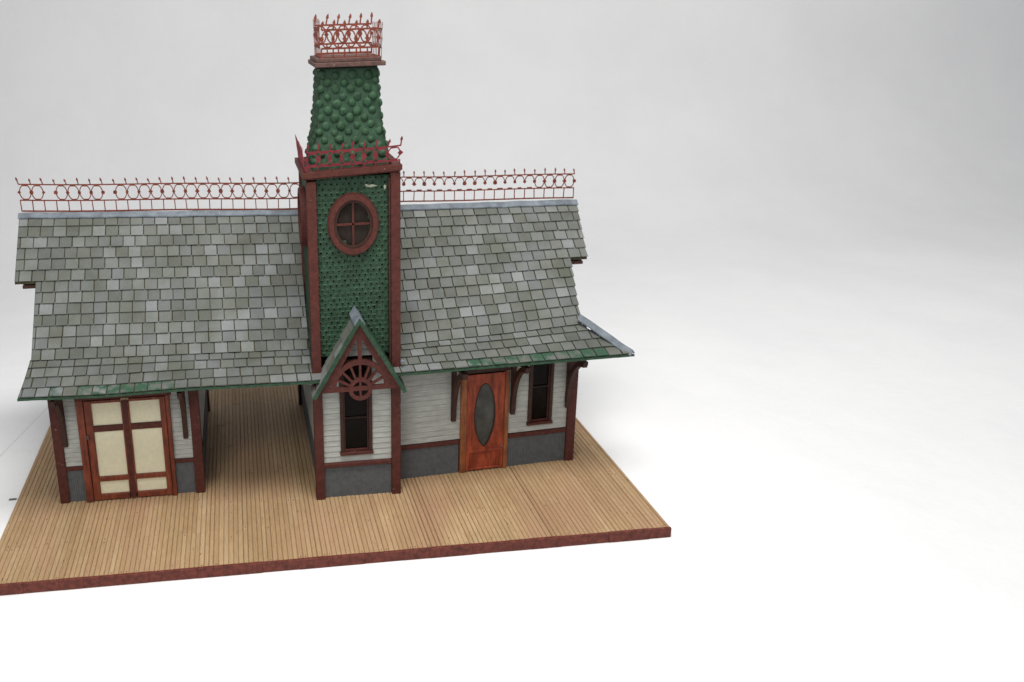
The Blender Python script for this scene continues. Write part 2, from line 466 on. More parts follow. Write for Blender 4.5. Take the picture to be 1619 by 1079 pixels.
mb = MB(WR); mb.box(cx - .30, cx + .30, yd + .035, yd + .05, cz - .93, cz + .93, 'glass_grey'); mb.build('oval_pane', door)
mb = MB(WR); 
def ov(u, w, d):
    c_ = max(-1, min(1, u / (ru + .02))); return (cx + (ru + .02) * math.copysign(abs(c_) ** (1.45 if w < 0 else 1.05), c_), yd - .008 + d, cz + w)
mb.ring(ov, (ru + .02, rw_ + .02), (ru - .004, rw_ - .006), .03, 'dark_brown', 64); mb.build('oval_rim', door)
mb = MB(WR); mb.box(DX0, DX0 + .165, -.085, .05, 0, 2.86, 'casing', .012); mb.box(DX1 - .11, DX1, -.085, .05, 0, 2.86, 'casing', .012)
mb.box(DX0 - .02, DX1 + .02, -.10, .05, 2.863, 3.05, 'dark_brown', .012); mb.box(DX0 - .02, DX1 + .02, -.09, .05, 3.055, 3.24, 'red', .012)
mb.build('door_frame', door)
mb = MB(WR); mb.box(x1 - .075, x1 - .035, yd - .05, yd - .016, .66, .72, 'lead', .01); mb.build('latch', door)

def sash_window(name, label, X, x0, x1, z0, z1, y, bar, par=None):
    w = MB(X)
    fw = .085
    w.box(x0, x0 + fw, y - .05, y + .06, z0, z1, 'dark_brown', .01); w.box(x1 - fw, x1, y - .05, y + .06, z0, z1, 'dark_brown', .01)
    w.box(x0 + fw, x1 - fw, y - .045, y + .058, z1 - fw, z1, 'dark_brown', .01)
    root = lab(w.build(name, ST), label)
    s = MB(X); s.box(x0 - .02, x1 + .02, y - .075, y + .05, z0 - .085, z0 - .002, 'red', .012); s.build('sill', root)
    b = MB(X); b.box(x0 + fw, x1 - fw, y + .01, y + .05, bar - .025, bar + .025, 'sash', .008)
    for xa in (x0 + fw, x1 - fw - .04): b.box(xa, xa + .04, y + .0, y + .05, z0 + .05, z1 - fw, 'dark_brown', .006)
    b.box(x0 + fw, x1 - fw, y, y + .05, z0, z0 + .05, 'red', .006)
    b.build('sash', root)
    g = MB(X); g.box(x0 + .04, x1 - .04, y + .052, y + .060, z0 + .01, z1 - .02, 'glass_dark'); g.build('pane', root)
    return root
sash_window('window', 'dark sash window beside the front door', WR, WX0, WX1, 1.26, 3.2, -.012, 2.25)

# ---- tower
T1 = 2.17; TD = 2.12; TZ = 8.26
OWX, OWZ = 1.07, 7.15
mb = MB()
def perforated(mb, fn, a0, a1, z0, z1, skip=None):
    """pierced scale cladding: staggered cells, each with a small real hole"""
    w, h = .138, .116; row = 0; z = z0
    while z < z1:
        x = a0 - (w / 2 if row % 2 else 0)
        while x < a1:
            cxx, czz = x + w / 2, z + h / 2
            if not (skip and skip(cxx, czz)):
                rx, rz = random.uniform(.014, .026), random.uniform(.017, .031)
                if random.random() < .10: rx *= .35; rz *= .35
                oc = [(-w / 2, -h / 2), (0, -h / 2), (w / 2, -h / 2), (w / 2, 0), (w / 2, h / 2), (0, h / 2), (-w / 2, h / 2), (-w / 2, 0)]
                ic = [(-rx * .7, -rz * .7), (0, -rz), (rx * .7, -rz * .7), (rx, 0), (rx * .7, rz * .7), (0, rz), (-rx * .7, rz * .7), (-rx, 0)]
                t = random.uniform(.0, .009)
                xa = lambda q: min(max(q, a0), a1)
                P = [fn(xa(cxx + u), czz + v, 0) for u, v in oc] + [fn(xa(cxx + u), czz + v, -.010 - t) for u, v in ic] + [fn(xa(cxx + u), czz + v, .05) for u, v in ic]
                mb.add(P, [(i, (i + 1) % 8, 8 + (i + 1) % 8, 8 + i) for i in range(8)], 'green')
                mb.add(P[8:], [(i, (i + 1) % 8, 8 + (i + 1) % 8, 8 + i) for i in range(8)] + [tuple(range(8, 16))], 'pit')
            x += w
        z += h; row += 1
def front(u, z, d): return (u, .10 + d, z)
perforated(mb, front, .10, T1 - .10, 3.86, TZ - .02, lambda a, b: ((a - OWX) / .40) ** 2 + ((b - OWZ) / .52) ** 2 < 1)
perforated(mb, lambda u, z, d: (.05 + d, u, z), .12, TD - .1, 3.4, TZ - .02, lambda a, b: ((a - 1.05) / .40) ** 2 + ((b - OWZ) / .52) ** 2 < 1)
perforated(mb, lambda u, z, d: (T1 - .05 - d, u, z), .12, TD - .1, 3.4, TZ - .02)
perforated(mb, lambda u, z, d: (u, TD - .05 - d, z), .10, T1 - .1, 5.0, TZ - .02)
lab(mb.build('tower_wall', ST), 'dark green pierced scale cladding of the tower')
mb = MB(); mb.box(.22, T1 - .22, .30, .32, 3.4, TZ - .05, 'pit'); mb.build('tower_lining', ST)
post('red', 0, .225, -.05, .16, 0, TZ - .06); post('red', T1 - .225, T1, -.05, .16, 0, TZ + .08)
post('red', -.01, .17, TD - .2, TD, 3.6, TZ - .05); post('red', T1 - .17, T1 + .01, TD - .2, TD, 3.6, TZ - .05)
mb = MB(); mb.box(T1 - .275, T1 - .228, -.02, .09, 3.5, TZ - .05, 'dark_brown', .008); mb.build('corner_bead', ST)

# tower bay wall under the little gable
WZ0, WZ1 = 1.27, 3.78; BWX0, BWX1 = .66, 1.46
def baywall(mb):
    z = .985
    clapboards(mb, .22, T1 - .22, .985, 3.56, .085, .150, [(BWX0, BWX1, WZ0, WZ1)])
    z = 3.56
    while z < 4.85:
        zt = z + .15; half = .98 * (4.98 - z) / (4.98 - 3.1); half2 = .98 * (4.98 - zt) / (4.98 - 3.1)
        half = min(half, .87); half2 = min(half2, .87)
        for sx in (-1, 1):
            inner = .40 if z < WZ1 - .02 else 0
            if half > inner:
                q = [(1.09 + sx * inner, .02, z), (1.09 + sx * half, .02, z), (1.09 + sx * max(half2, inner), .035, zt - .015), (1.09 + sx * inner, .035, zt - .015)]
                mb.prism(q, (0, .05, 0), 'siding')
        z = zt
mb = MB(); baywall(mb); lab(mb.build('bay_wall', ST), 'pale clapboard at the foot of the tower')
mb = MB(); beads(mb, .22, T1 - .225, 0, .875, .06, .052); mb.build('wainscot', ST)
mb = MB(); mb.box(.215, T1 - .225, -.03, .10, .88, .985, 'red', .01); mb.build('belt_rail', ST)
sash_window('window', 'dark narrow sash window at the foot of the tower', None, BWX0, BWX1, WZ0, WZ1, .05, 2.18)

# oval windows
def oval_window(fn, label):
    mb = MB(); mb.ring(lambda u, w, d: fn(u, w, d), (.57, .71), (.455, .585), -.13, 'red', 48)
    mb.ring(lambda u, w, d: fn(u, w, d), (.60, .745), (.52, .66), -.06, 'red', 48)
    r = lab(mb.build('oval_window', ST), label)
    mb = MB(); mb.ring(lambda u, w, d: fn(u, w, d - .02), (.46, .59), (.39, .52), -.06, 'dark_brown', 48); mb.build('inner_rim', r)
    mb = MB()
    for (a, b, c, d) in ((-.025, .025, -.53, .53), (-.40, .40, -.025, .025)):
        P = [fn(a, c, -.05), fn(b, c, -.05), fn(b, c, -.02), fn(a, c, -.02), fn(a, d, -.05), fn(b, d, -.05), fn(b, d, -.02), fn(a, d, -.02)]
        mb.hexa(P, 'red')
    mb.build('muntin', r)
    mb = MB()
    P = []
    n = 40
    for i in range(n):
        a = 2 * math.pi * i / n; P.append(V(fn(.45 * math.cos(a), .58 * math.sin(a), .02)))
    mb.prism(P, V(fn(0, 0, .03)) - V(fn(0, 0, .02)), 'glass_brown'); mb.build('pane', r)
oval_window(lambda u, w, d: (OWX + u, .075 + d, OWZ + w), 'brown oval window with crossed bars on the tower front')
oval_window(lambda u, w, d: (.03 + d, 1.05 + u, OWZ + w), 'brown oval window seen edge-on on the tower side')

# scuffed paint at the top of the shaft
for (cx_, cz_, sx_, sz_) in ((1.50, 8.02, .15, .035), (1.83, 7.98, .035, .06), (1.40, 8.05, .05, .02)):
    mb = MB(); P = []
    for i in range(12):
        a = 2 * math.pi * i / 12; q = random.uniform(.6, 1.15); P.append((cx_ + sx_ * q * math.cos(a), .074, cz_ + sz_ * q * math.sin(a)))
    mb.prism(P, (0, .012, 0), 'scuff'); mb.build('paint_scuff', ST)

# cornice
mb = MB()
def tilt_box(mb, x0, x1, y0, y1, z0, z1, mat, dzx=0.0, ch=0):
    mb.hexa([(x0, y0, z0), (x1, y0, z0 + dzx), (x1, y1, z0 + dzx), (x0, y1, z0), (x0, y0, z1), (x1, y0, z1 + dzx), (x1, y1, z1 + dzx), (x0, y1, z1)], mat)
tilt_box(mb, -.09, T1 + .03, -.11, TD + .05, TZ + .025, TZ + .145, 'red', .11)
tilt_box(mb, -.06, T1 + .0, -.075, TD + .02, TZ - .012, TZ + .022, 'red', .11)
lab(mb.build('tower_cornice', ST), 'brown red cornice slab capping the tower shaft')

# spire with knobs
SX, SY = 1.09, 1.06
prof = [(8.40, .92), (8.56, .885), (8.75, .845), (9.0, .80), (9.25, .755), (9.5, .722), (9.8, .695), (10.1, .672), (10.4, .655), (10.70, .645)]
def hw(z): return interp(prof, z)
mb = MB()
for (za, a), (zb, b) in zip(prof, prof[1:]):
    for k in range(4):
        R4 = Matrix.Rotation(k * math.pi / 2, 4, 'Z')
        n = 8
        for i in range(n):
            u0, u1 = -1 + 2 * i / n, -1 + 2 * (i + 1) / n
            P = [R4 @ V((a * u0, -a, za)), R4 @ V((a * u1, -a, za)), R4 @ V((b * u1, -b, zb)), R4 @ V((b * u0, -b, zb))]
            mb.add([p + V((SX, SY, 0)) for p in P], [(0, 1, 2, 3)], 'green')
sp = lab(mb.build('spire', ST), 'knobbly green bell-cast spire roof on the tower')
mb = MB()
def knob(mb, c, nrm, up, r, hgt):
    side = up.cross(nrm).normalized(); rings = 4; seg = 10
    P = []; F = []
    for i in range(rings):
        th = math.pi / 2 * i / rings
        for j in range(seg):
            ph = 2 * math.pi * j / seg; rr = r * math.cos(th) * (1 + random.uniform(-.13, .13))
            P.append(c + side * (rr * math.cos(ph)) + up * (rr * math.sin(ph)) + nrm * (hgt * math.sin(th) * random.uniform(.82, 1.12) - .015))
    P.append(c + nrm * (hgt - .015))
    for i in range(rings - 1):
        for j in range(seg):
            F.append((i * seg + j, i * seg + (j + 1) % seg, (i + 1) * seg + (j + 1) % seg, (i + 1) * seg + j))
    for j in range(seg): F.append(((rings - 1) * seg + j, (rings - 1) * seg + (j + 1) % seg, rings * seg))
    mb.add(P, F, 'green_knob')
for k in range(4):
    R4 = Matrix.Rotation(k * math.pi / 2, 4, 'Z'); row = 0; z = 8.60
    while z < 10.58:
        h = hw(z); slope = (hw(z + .05) - hw(z - .05)) / .1
        up = (R4.to_3x3() @ V((0, -slope * -1 * -1, 1))).normalized()
        up = (R4.to_3x3() @ V((0, -slope, 1))).normalized()
        nrm = (R4.to_3x3() @ V((0, -1, -slope))).normalized()
        p = .35; off = (row * .5 % 1) * p
        u = -h + .02 + off * .9
        while u < h - .04:
            c = R4 @ V((u + random.uniform(-.025, .025), -h, z + random.uniform(-.02, .02))) + V((SX, SY, 0))
            knob(mb, c, nrm, up, random.uniform(.088, .122), random.uniform(.05, .08))
            u += p
        z += .160; row += 1
mb.build('spire_knobs', sp, True)

# platform
mb = MB(); mb.box(SX - .79, SX + .80, SY - .86, SY + .84, 10.70, 10.80, 'platform', .012)
mb.box(SX - .75, SX + .72, SY - .76, SY + .74, 10.803, 10.89, 'platform', .012)
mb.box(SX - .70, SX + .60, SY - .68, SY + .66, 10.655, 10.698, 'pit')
lab(mb.build('platform', ST), 'two stacked umber boards topping the spire')

# ---- iron cresting
def cresting(name, label, path, L, pitch, low, band, spike, mat, th=.018, lean=0., ring_mode=None, bottom=True, pickets=True, miss=0.0, w=.032, flop=.02, blk=1.0):
    """fretted iron strip; path(s, h, o) maps run, height and thickness offset to a point"""
    mb = MB()
    seed = random.random() * 10
    def wob(s, h, o): return path(s + .006 * math.sin(5 * h + s * 3 + seed), h + .010 * math.sin(s * 1.3 + seed), o + flop * h * math.sin(s * .9 + seed) )
    def quad(pts):
        mb.add([wob(a, b, -th / 2) for a, b in pts] + [wob(a, b, th / 2) for a, b in pts],
               [(0, 1, 2, 3), (7, 6, 5, 4), (0, 4, 5, 1), (1, 5, 6, 2), (2, 6, 7, 3), (3, 7, 4, 0)], mat)
    def bar(a, b, w0, w1=None):
        w1 = w1 or w0
        d = V((b[0] - a[0], b[1] - a[1])); n = V((-d.y, d.x)).normalized()
        quad([(a[0] - n.x * w0 / 2, a[1] - n.y * w0 / 2), (b[0] - n.x * w1 / 2, b[1] - n.y * w1 / 2), (b[0] + n.x * w1 / 2, b[1] + n.y * w1 / 2), (a[0] + n.x * w0 / 2, a[1] + n.y * w0 / 2)])
    n = max(1, round(L / pitch)); p = L / n
    rails = ([0.0] if bottom else []) + [low, low + band]
    for h in rails:
        for i in range(n): bar((i * p, h), ((i + 1) * p + .004, h), w * (1.25 if h == 0 else 1.0))
    rc = low + band / 2
    for i in range(n + 1):
        s = i * p
        if pickets and low > .05: bar((s, 0), (s + random.uniform(-.008, .008), low), w * .75)
        # spike
        if random.random() > miss * .5:
            ln = lean + random.uniform(-.02, .02); hh = spike * random.uniform(.85, 1.1)
            a = (s, low + band); b = (s + ln * .5, low + band + hh * .55); c = (s + ln, low + band + hh)
            bar(a, b, w * .8); bar(b, (b[0] + (c[0] - b[0]) * .35, b[1] + (c[1] - b[1]) * .35), w * 1.0, w * 1.7); bar((b[0] + (c[0] - b[0]) * .35, b[1] + (c[1] - b[1]) * .35), c, w * 1.6, w * .45)
        # diamond on the picket line
        r = (.052 + random.uniform(-.008, .012)) * blk
        quad([(s - r, rc), (s, rc - r), (s + r, rc), (s, rc + r)])
        if random.random() < .5: quad([(s - r * .75, rc - r * .75), (s + r * .75, rc - r * .75), (s + r * .75, rc + r * .75), (s - r * .75, rc + r * .75)])
    for i in range(n):
        s = (i + .5) * p; md = ring_mode(i, n) if ring_mode else 'full'
        rx, ry = p / 2 * 1.0, band / 2
        if md == 'none': continue
        a0, a1 = (0, 2 * math.pi) if md == 'full' else (0, math.pi) if md == 'upper' else (-math.pi * .1, math.pi * .45)
        m = 16 if md == 'full' else 8
        for j in range(m):
            t0 = a0 + (a1 - a0) * j / m; t1 = a0 + (a1 - a0) * (j + 1) / m
            bar((s + rx * math.cos(t0) * .93, rc + ry * math.sin(t0) * .95), (s + rx * math.cos(t1) * .93, rc + ry * math.sin(t1) * .95), w * .72)
        bw = p * random.uniform(.18, .27)
        bar((s - bw, low + band - .022), (s + bw, low + band - .022), .045 * blk)
        if md != 'quarter': bar((s - bw, low + .02), (s + bw, low + .02), .045 * blk)
    return lab(mb.build(name, ST), label)

zrt = [(-7.2, 7.13), (-3.5, 6.97), (0, 6.83), (1.4, 6.85), (2.9, 6.88), (7.7, 6.74)]
def ridge_path(x0):
    return lambda s, h, o: (x0 + s, RIDGE_Y + o, interp(zrt, x0 + s) + .035 + h)
miss_l = {2, 7}
cresting('ridge_cresting', 'brick red iron cresting along the shed side of the ridge', ridge_path(-7.14), 7.25, .298, .285, .415, .17, 'iron_red', lean=-.045,
         ring_mode=lambda i, n: 'none' if i in miss_l else 'full')
def rm(i, n): return 'full' if i >= n - 4 else 'upper'
cresting('ridge_cresting', 'brick red iron cresting with half rings along the waiting room side of the ridge', ridge_path(2.05), 5.56, .274, .275, .385, .17, 'iron_red', lean=-.012, ring_mode=rm, w=.029)

# cresting round the spire foot
def mid_front(s, h, o):
    x = .02 + s; flare = max(0, s - 1.75)
    return (x + flare * .1 + .02 * h, -.02 + o - .10 * h - .05 * flare, TZ + .17 + .014 * s + h + flare * .08)
cresting('spire_cresting', 'crimson cresting along the front of the spire foot', mid_front, 2.10, .25, .12, .33, .19, 'iron_crimson', lean=.03, w=.034, blk=1.12,
         bottom=False, ring_mode=lambda i, n: 'full')
def mid_side(s, h, o):
    return (-.01 + o - .09 * h, -.02 + s, TZ + .18 + h)
cresting('spire_cresting', 'crimson cresting along the side of the spire foot', mid_side, 1.95, .24, .10, .36, .11, 'iron_crimson', th=.012, w=.034, blk=1.2)

# cresting on the platform, four sides
F0, F1, G0, G1 = SX - .61, SX + .67, SY - .68, SY + .66
ZP = 10.895
cresting('platform_cresting', 'brick red cresting across the front of the platform', lambda s, h, o: (F0 + s, G0 + o, ZP + h), F1 - F0, .27, .21, .40, .20, 'iron_red', lean=.03, w=.042)
cresting('platform_cresting', 'brick red cresting across the back of the platform', lambda s, h, o: (F0 + s, G1 + o + .10 * h, ZP + .02 + h), F1 - F0 + .06, .29, .22, .43, .24, 'iron_red', lean=.04, w=.042)
cresting('platform_cresting', 'brick red cresting on the shed side of the platform', lambda s, h, o: (F0 - .03 + o - .03 * h, G0 + s, ZP + h), G1 - G0, .23, .21, .42, .22, 'iron_red', w=.034, th=.010)
cresting('platform_cresting', 'brick red cresting on the waiting room side of the platform', lambda s, h, o: (F1 + .06 + o + .03 * h, G0 + s, ZP - .03 + h), G1 - G0, .23, .21, .40, .16, 'iron_red', w=.034, th=.010)

# ------------------------------------------------------------------ roof
ZR = [(-7.3, 7.03), (-3.5, 6.88), (0, 6.74), (1.4, 6.73), (2.9, 6.72), (7.8, 6.62)]
ZK = [(-6.85, 3.97), (-3, 3.88), (0, 3.80), (2.4, 3.77), (5, 3.88), (7.2, 4.02)]
ZE = [(-6.9, 3.47), (-5, 3.41), (-3, 3.44), (0, 3.40), (2.2, 3.45), (4.7, 3.49), (8, 3.55)]
YK, YE = .75, -.30
NU, NA = 13, 4
def S(x, t):
    """front roof surface: t 0 at the eave, 1 at the kink, 2 at the ridge"""
    if t <= 1:
        z = lerp(interp(ZE, x), interp(ZK, x), t); return V((x, lerp(YE, YK, t), z - .03 * math.sin(math.pi * t)))
    u = t - 1
    z = lerp(interp(ZK, x), interp(ZR, x), u)
    return V((x, lerp(YK, RIDGE_Y - .02, u), z - .05 * math.sin(math.pi * u) * (1 - u)))
def back(p): return V((p.x, 2 * RIDGE_Y - p.y, p.z))
def normal(x, t):
    e = .01; a = S(x, t + e) - S(x, max(0, t - e)); b = V((1, (S(x + .2, t) - S(x - .2, t)).y, (S(x + .2, t) - S(x - .2, t)).z / .4))
    n = b.cross(a).normalized(); return n if n.z > 0 else -n
rows = [i / NA for i in range(NA)] + [1 + i / NU for i in range(NU)] + [2.0]
rows[1] = .27; rows[2] = .55; rows[3] = .80
STEP_T = 1 + 7 / NU
def extents(t):
    """left and right roof ends at this height"""
    if t < 1: return lerp(-6.90, -6.78, t), lerp(7.97, 7.02, t)
    if t < STEP_T - 1e-6: return -6.76 + .06 * (t - 1), 7.02 + .26 * (t - 1)
    return lerp(-7.30, -7.20, t - 1), lerp(7.62, 7.70, (t - STEP_T) / (2 - STEP_T))
def tower_cut(t, side):
    y = S(1, t).y
    if y < -.04: return .24 if side < 0 else 1.98
    if y < TD: return -.005 if side < 0 else T1 + .015
    return 1.08
def tabs(mb, x0, x1, ta, tb, i, flip=False, green=None):
    w0 = .325; x = x0 - random.uniform(.05, .30)
    while x < x1 - .02:
        w = w0 * random.uniform(.93, 1.07); a, b = max(x, x0), min(x + w - random.uniform(.020, .034), x1)
        x += w
        if b - a < .03: continue
        tm = (ta + tb) / 2
        n0 = normal((a + b) / 2, max(.02, ta + .01)); 
        lift = .056 + random.uniform(-.006, .008); dl = random.uniform(-.006, .006)
        tt = tb + (tb - ta) * .10 if tb < 1.98 else tb
        if ta < 1 < tt: tt = 1.0
        ja, jb = random.uniform(-.012, .012), random.uniform(-.012, .012)
        sc_ = (tb - ta)
        pa, pb = S(a, max(0, ta + ja * sc_)) , S(b, max(0, ta + jb * sc_))
        pc, pd = S(b, tt), S(a, tt)
        lo = n0 * .012; T = n0 * .022
        P = [pa + n0 * (lift - .03), pb + n0 * (lift + dl - .03), pc + lo - T, pd + lo - T, pa + n0 * lift, pb + n0 * (lift + dl), pc + lo, pd + lo]
        if flip: P = [back(q) for q in P]
        xm = (a + b) / 2
        mat = 'shingle_green' if green and any(g0 < xm < g1 for g0, g1 in green) else 'shingle'
        mb.hexa(P, mat)
def slab(mb, x_of, ta, tb, flip, side):
    """card under the shingles between heights ta and tb"""
    (xa0, xa1), (xb0, xb1) = x_of(ta + 1e-5), x_of(tb - 1e-5)
    n = 12; P = []
    for j in range(n + 1):
        for (l, r, t) in ((xa0, xa1, ta), (xb0, xb1, tb)):
            p = S(lerp(l, r, j / n), t); P += [p, p - V((0, 0, .055))]
    if flip: P = [back(q) for q in P]
    F = []
    for j in range(n):
        a = 4 * j; b = a + 4
        F += [(a, b, b + 2, a + 2), (a + 1, a + 3, b + 3, b + 1), (a, a + 1, b + 1, b), (a + 2, b + 2, b + 3, a + 3)]
    F += [(0, 2, 3, 1), (4 * n, 4 * n + 1, 4 * n + 3, 4 * n + 2)]
    mb.add(P, F, 'slab')
def roof_half(side, label, green):
    mb = MB()
    for flip in (False, True):
        for i in range(len(rows) - 1):
            ta, tb = rows[i], rows[i + 1]
            eL, eR = extents((ta + tb) / 2 + 1e-4)
            if side < 0: x0, x1 = eL + .0, (tower_cut((ta + tb) / 2, -1) if not flip else 1.08)
            else: x0, x1 = (tower_cut((ta + tb) / 2, 1) if not flip else 1.08), eR
            tabs(mb, x0, x1, ta, tb, i, flip, green if i == 0 and not flip else None)
            def x_of(t):
                l, r = extents(min(max(t, ta + 1e-4), tb - 1e-4))
                c = (tower_cut((ta + tb) / 2, side) if not flip else 1.08)
                return (l, c) if side < 0 else (c, r)
            slab(mb, x_of, ta, tb, flip, side)
    return lab(mb.build('shingle_roof', ST), label)
rl = roof_half(-1, 'grey shingled roof over the freight shed and passage', [(-6.3, -6.0), (-5.55, -3.35)])
rr = roof_half(1, 'grey shingled roof over the waiting room with a flared end', [(3.95, 7.2)])

# painted eave edges
def eave_edge(x0, x1, par):
    mb = MB(); n = 26
    for j in range(n):
        a, b = lerp(x0, x1, j / n), lerp(x0, x1, (j + 1) / n)
        pa, pb = S(a, 0), S(b, 0); t = random.uniform(.0, .012)
        mb.hexa([pa + V((0, -.035 - t, -.038)), pb + V((0, -.035 - t, -.038)), pb + V((0, .03, -.038)), pa + V((0, .03, -.038)),
                 pa + V((0, -.03 - t, .012)), pb + V((0, -.03 - t, .012)), pb + V((0, .03, .0)), pa + V((0, .03, .0))], 'green')
    mb.build('eave_edge', par)
eave_edge(-6.92, .22, rl); eave_edge(1.99, 7.97, rr)

# ridge and hip strips
def strip(name, pts, w, h, mat, par, seg=1, drop=.06):
    """bent strip: inverted V section running along pts; w across, drop at the wings"""
    mb = MB(); P = []; F = []
    for k, p in enumerate(pts):
        d = (pts[min(k + 1, len(pts) - 1)] - pts[max(k - 1, 0)]).normalized(); sd = d.cross(V((0, 0, 1))).normalized()
        j = random.uniform(-.012, .012)
        P += [p + sd * w + V((0, 0, -drop + j)), p + V((0, 0, h + j)), p - sd * w + V((0, 0, -drop + j)), p - sd * w + V((0, 0, -drop - .03 + j)), p + V((0, 0, h - .04 + j)), p + sd * w + V((0, 0, -drop - .03 + j))]
    for k in range(len(pts) - 1):
        a, b = 6 * k, 6 * k + 6
        for q in range(6): F.append((a + q, a + (q + 1) % 6, b + (q + 1) % 6, b + q))
    F += [tuple(range(6)), tuple(6 * (len(pts) - 1) + q for q in reversed(range(6)))]
    mb.add(P, F, mat); return mb.build(name, par)
strip('ridge_cap', [V((lerp(-7.24, 1.05, i / 20), RIDGE_Y, interp(ZR, lerp(-7.24, 1.05, i / 20)) + .06)) for i in range(21)], .11, .045, 'lead', rl, drop=.06)
strip('ridge_cap', [V((lerp(1.06, 7.72, i / 16), RIDGE_Y, interp(ZR, lerp(1.06, 7.72, i / 16)) + .06)) for i in range(17)], .11, .05, 'lead', rr, drop=.06)
hp = [V((lerp(7.95, 6.98, t), lerp(YE + .02, YK + .03, t), lerp(3.55, 4.20, t) + .03)) for t in (0, .2, .4, .6, .8, 1)]
strip('hip_cap', hp, .12, .07, 'lead', rr, drop=.05)
strip('hip_cap', [back(q) for q in hp], .10, .06, 'lead', rr, drop=.02)
# overhanging gable peak boards
for (x, s, par) in ((-7.06, -1, rl), (7.50, 1, rr)):
    mb = MB()
    zt = interp(ZR, x) - .16; zb = S(x, STEP_T).z - .10; yb = S(x, STEP_T).y + .12
    mb.prism([(x - .03, yb, zb), (x - .03, 2 * RIDGE_Y - yb, zb), (x - .03, RIDGE_Y, zt)], (.06, 0, 0), 'green')
    mb.box(min(x - .03, x - .03 - s * .45), max(x + .03, x + .03 - s * .45), yb - .10, yb + .05, zb - .09, zb - .002, 'dark_brown', .01)
    lab(mb.build('peak_gable', par), 'overhanging peak of the gable with a dark beam end')

# rake edges (green painted card ends)
for (ta, tb) in ((0, 1), (1, STEP_T - 1e-3), (STEP_T + 1e-3, 2.0)):
    xa, xb = extents(ta + 1e-5)[0] - .012, extents(tb - 1e-4 if tb != 1 else .999)[0] - .012
    for fl in (False, True):
        mb = MB()
        for j in range(6):
            t0, t1 = lerp(ta, tb, j / 6), lerp(ta, tb, (j + 1) / 6)
            p, q = S(lerp(xa, xb, j / 6), t0), S(lerp(xa, xb, (j + 1) / 6), t1)
            P = [p + V((0, 0, -.065)), p + V((.022, 0, -.065)), q + V((.022, 0, -.065)), q + V((0, 0, -.065)), p + V((0, 0, .03)), p + V((.022, 0, .03)), q + V((.022, 0, .03)), q + V((0, 0, .03))]
            mb.hexa([back(v) for v in P] if fl else P, 'green')
        mb.build('rake_edge', rl)

# ---- little gable over the tower bay
GA = V((1.11, -.47, 4.97)); GL = V((-.02, -.47, 3.03)); GR = V((2.20, -.47, 3.06)); GB = V((1.07, .09, 5.05))
mb = MB()
def gable_slope(mb, foot, sgn, mt):
    d = V((0, .56, .04)); nrm = (GA - foot).cross(d).normalized()
    if nrm.z < 0: nrm = -nrm
    n = 6
    for i in range(n):
        for k in range(2):
            p0, p1 = foot.lerp(GA, i / n), foot.lerp(GA, min(1, (i + 1.05) / n)); y0, y1 = d * (k / 2 + .01), d * ((k + 1) / 2 - .01)
            L0, L1 = nrm * random.uniform(.03, .042), nrm * .012
            a, b, c, e = p0 + y0, p0 + y1, p1 + y1, p1 + y0
            mb.hexa([a + L0 * .3, b + L0 * .3, c - L1 * .2, e - L1 * .2, a + L0, b + L0, c + L1, e + L1], mt)
    P = [foot, foot + d, GA + d, GA]
    mb.hexa([q - nrm * .05 for q in P] + P, 'slab')
gable_slope(mb, GL, -1, 'shingle'); gable_slope(mb, GR, 1, 'green')
gr = lab(mb.build('gable_roof', ST), 'steep little shingled gable in front of the tower')
mb = MB()
for foot in (GL, GR):
    dirv = (GA - foot).normalized(); nrm = V((-dirv.z, 0, dirv.x)); nrm = nrm if nrm.z > 0 else -nrm
    n = 10
    for i in range(n):
        a, b = foot.lerp(GA, i / n), foot.lerp(GA, (i + 1) / n); t = random.uniform(0, .012)
        up, dn = nrm * (.035 + t), nrm * -.055
        f, bk = V((0, -.035 - t, 0)), V((0, -.002, 0))
        mb.hexa([a + dn + f, b + dn + f, b + dn + bk, a + dn + bk, a + up + f, b + up + f, b + up + bk, a + up + bk], 'green')
lab(mb.build('verge_edge', gr), 'green painted edges of the little gable')
strip('ridge_cap', [GA + V((0, -.05, .03)), GA.lerp(GB, .5) + V((0, 0, .035)), GB + V((0, 0, .04))], .13, .05, 'lead', gr, drop=.14)

# fretwork truss
mb = MB(); yf = -.40; d = .07
def fb(a, b, w, mat='red', dep=d, yy=yf):
    v = V((b[0] - a[0], 0, b[1] - a[1])); n = V((-v.z, 0, v.x)).normalized() * (w / 2)
    A, B = V((a[0], yy, a[1])), V((b[0], yy, b[1]))
    mb.prism([A - n, B - n, B + n, A + n], (0, dep, 0), mat)
C = V((1.12, 0, 3.16))
fb((.24, 3.20), (1.04, 4.62), .19); fb((1.98, 3.20), (1.18, 4.62), .19)
fb((.10, 3.17), (2.10, 3.19), .115, yy=yf - .003)
fn = lambda u, w, dd: (C.x + u, yf - .006 + dd, C.z + w)
mb.ring(lambda u, w, dd: (C.x + u, yf - .004 + dd, C.z + .04 + w), (.70, .72), (.585, .60), d + .006, 'red', 26, 0, math.pi)
mb.ring(lambda u, w, dd: (C.x + u, yf - .012 + dd, C.z + w), (.285, .29), (.195, .20), d + .014, 'red', 30)
for k in range(1, 8):
    a = math.pi * k / 8
    fb((C.x + .27 * math.cos(a), C.z + .27 * math.sin(a)), (C.x + .60 * math.cos(a), C.z + .04 + .60 * math.sin(a)), .055, yy=yf + .004, dep=d - .01)
fb((C.x, C.z - .2), (C.x, C.z + .2), .05, yy=yf - .001, dep=d - .02); fb((C.x - .2, C.z), (C.x + .2, C.z), .05, yy=yf - .002, dep=d - .02)
fb((C.x, C.z + .70), (C.x, 4.72), .09, yy=yf + .002)
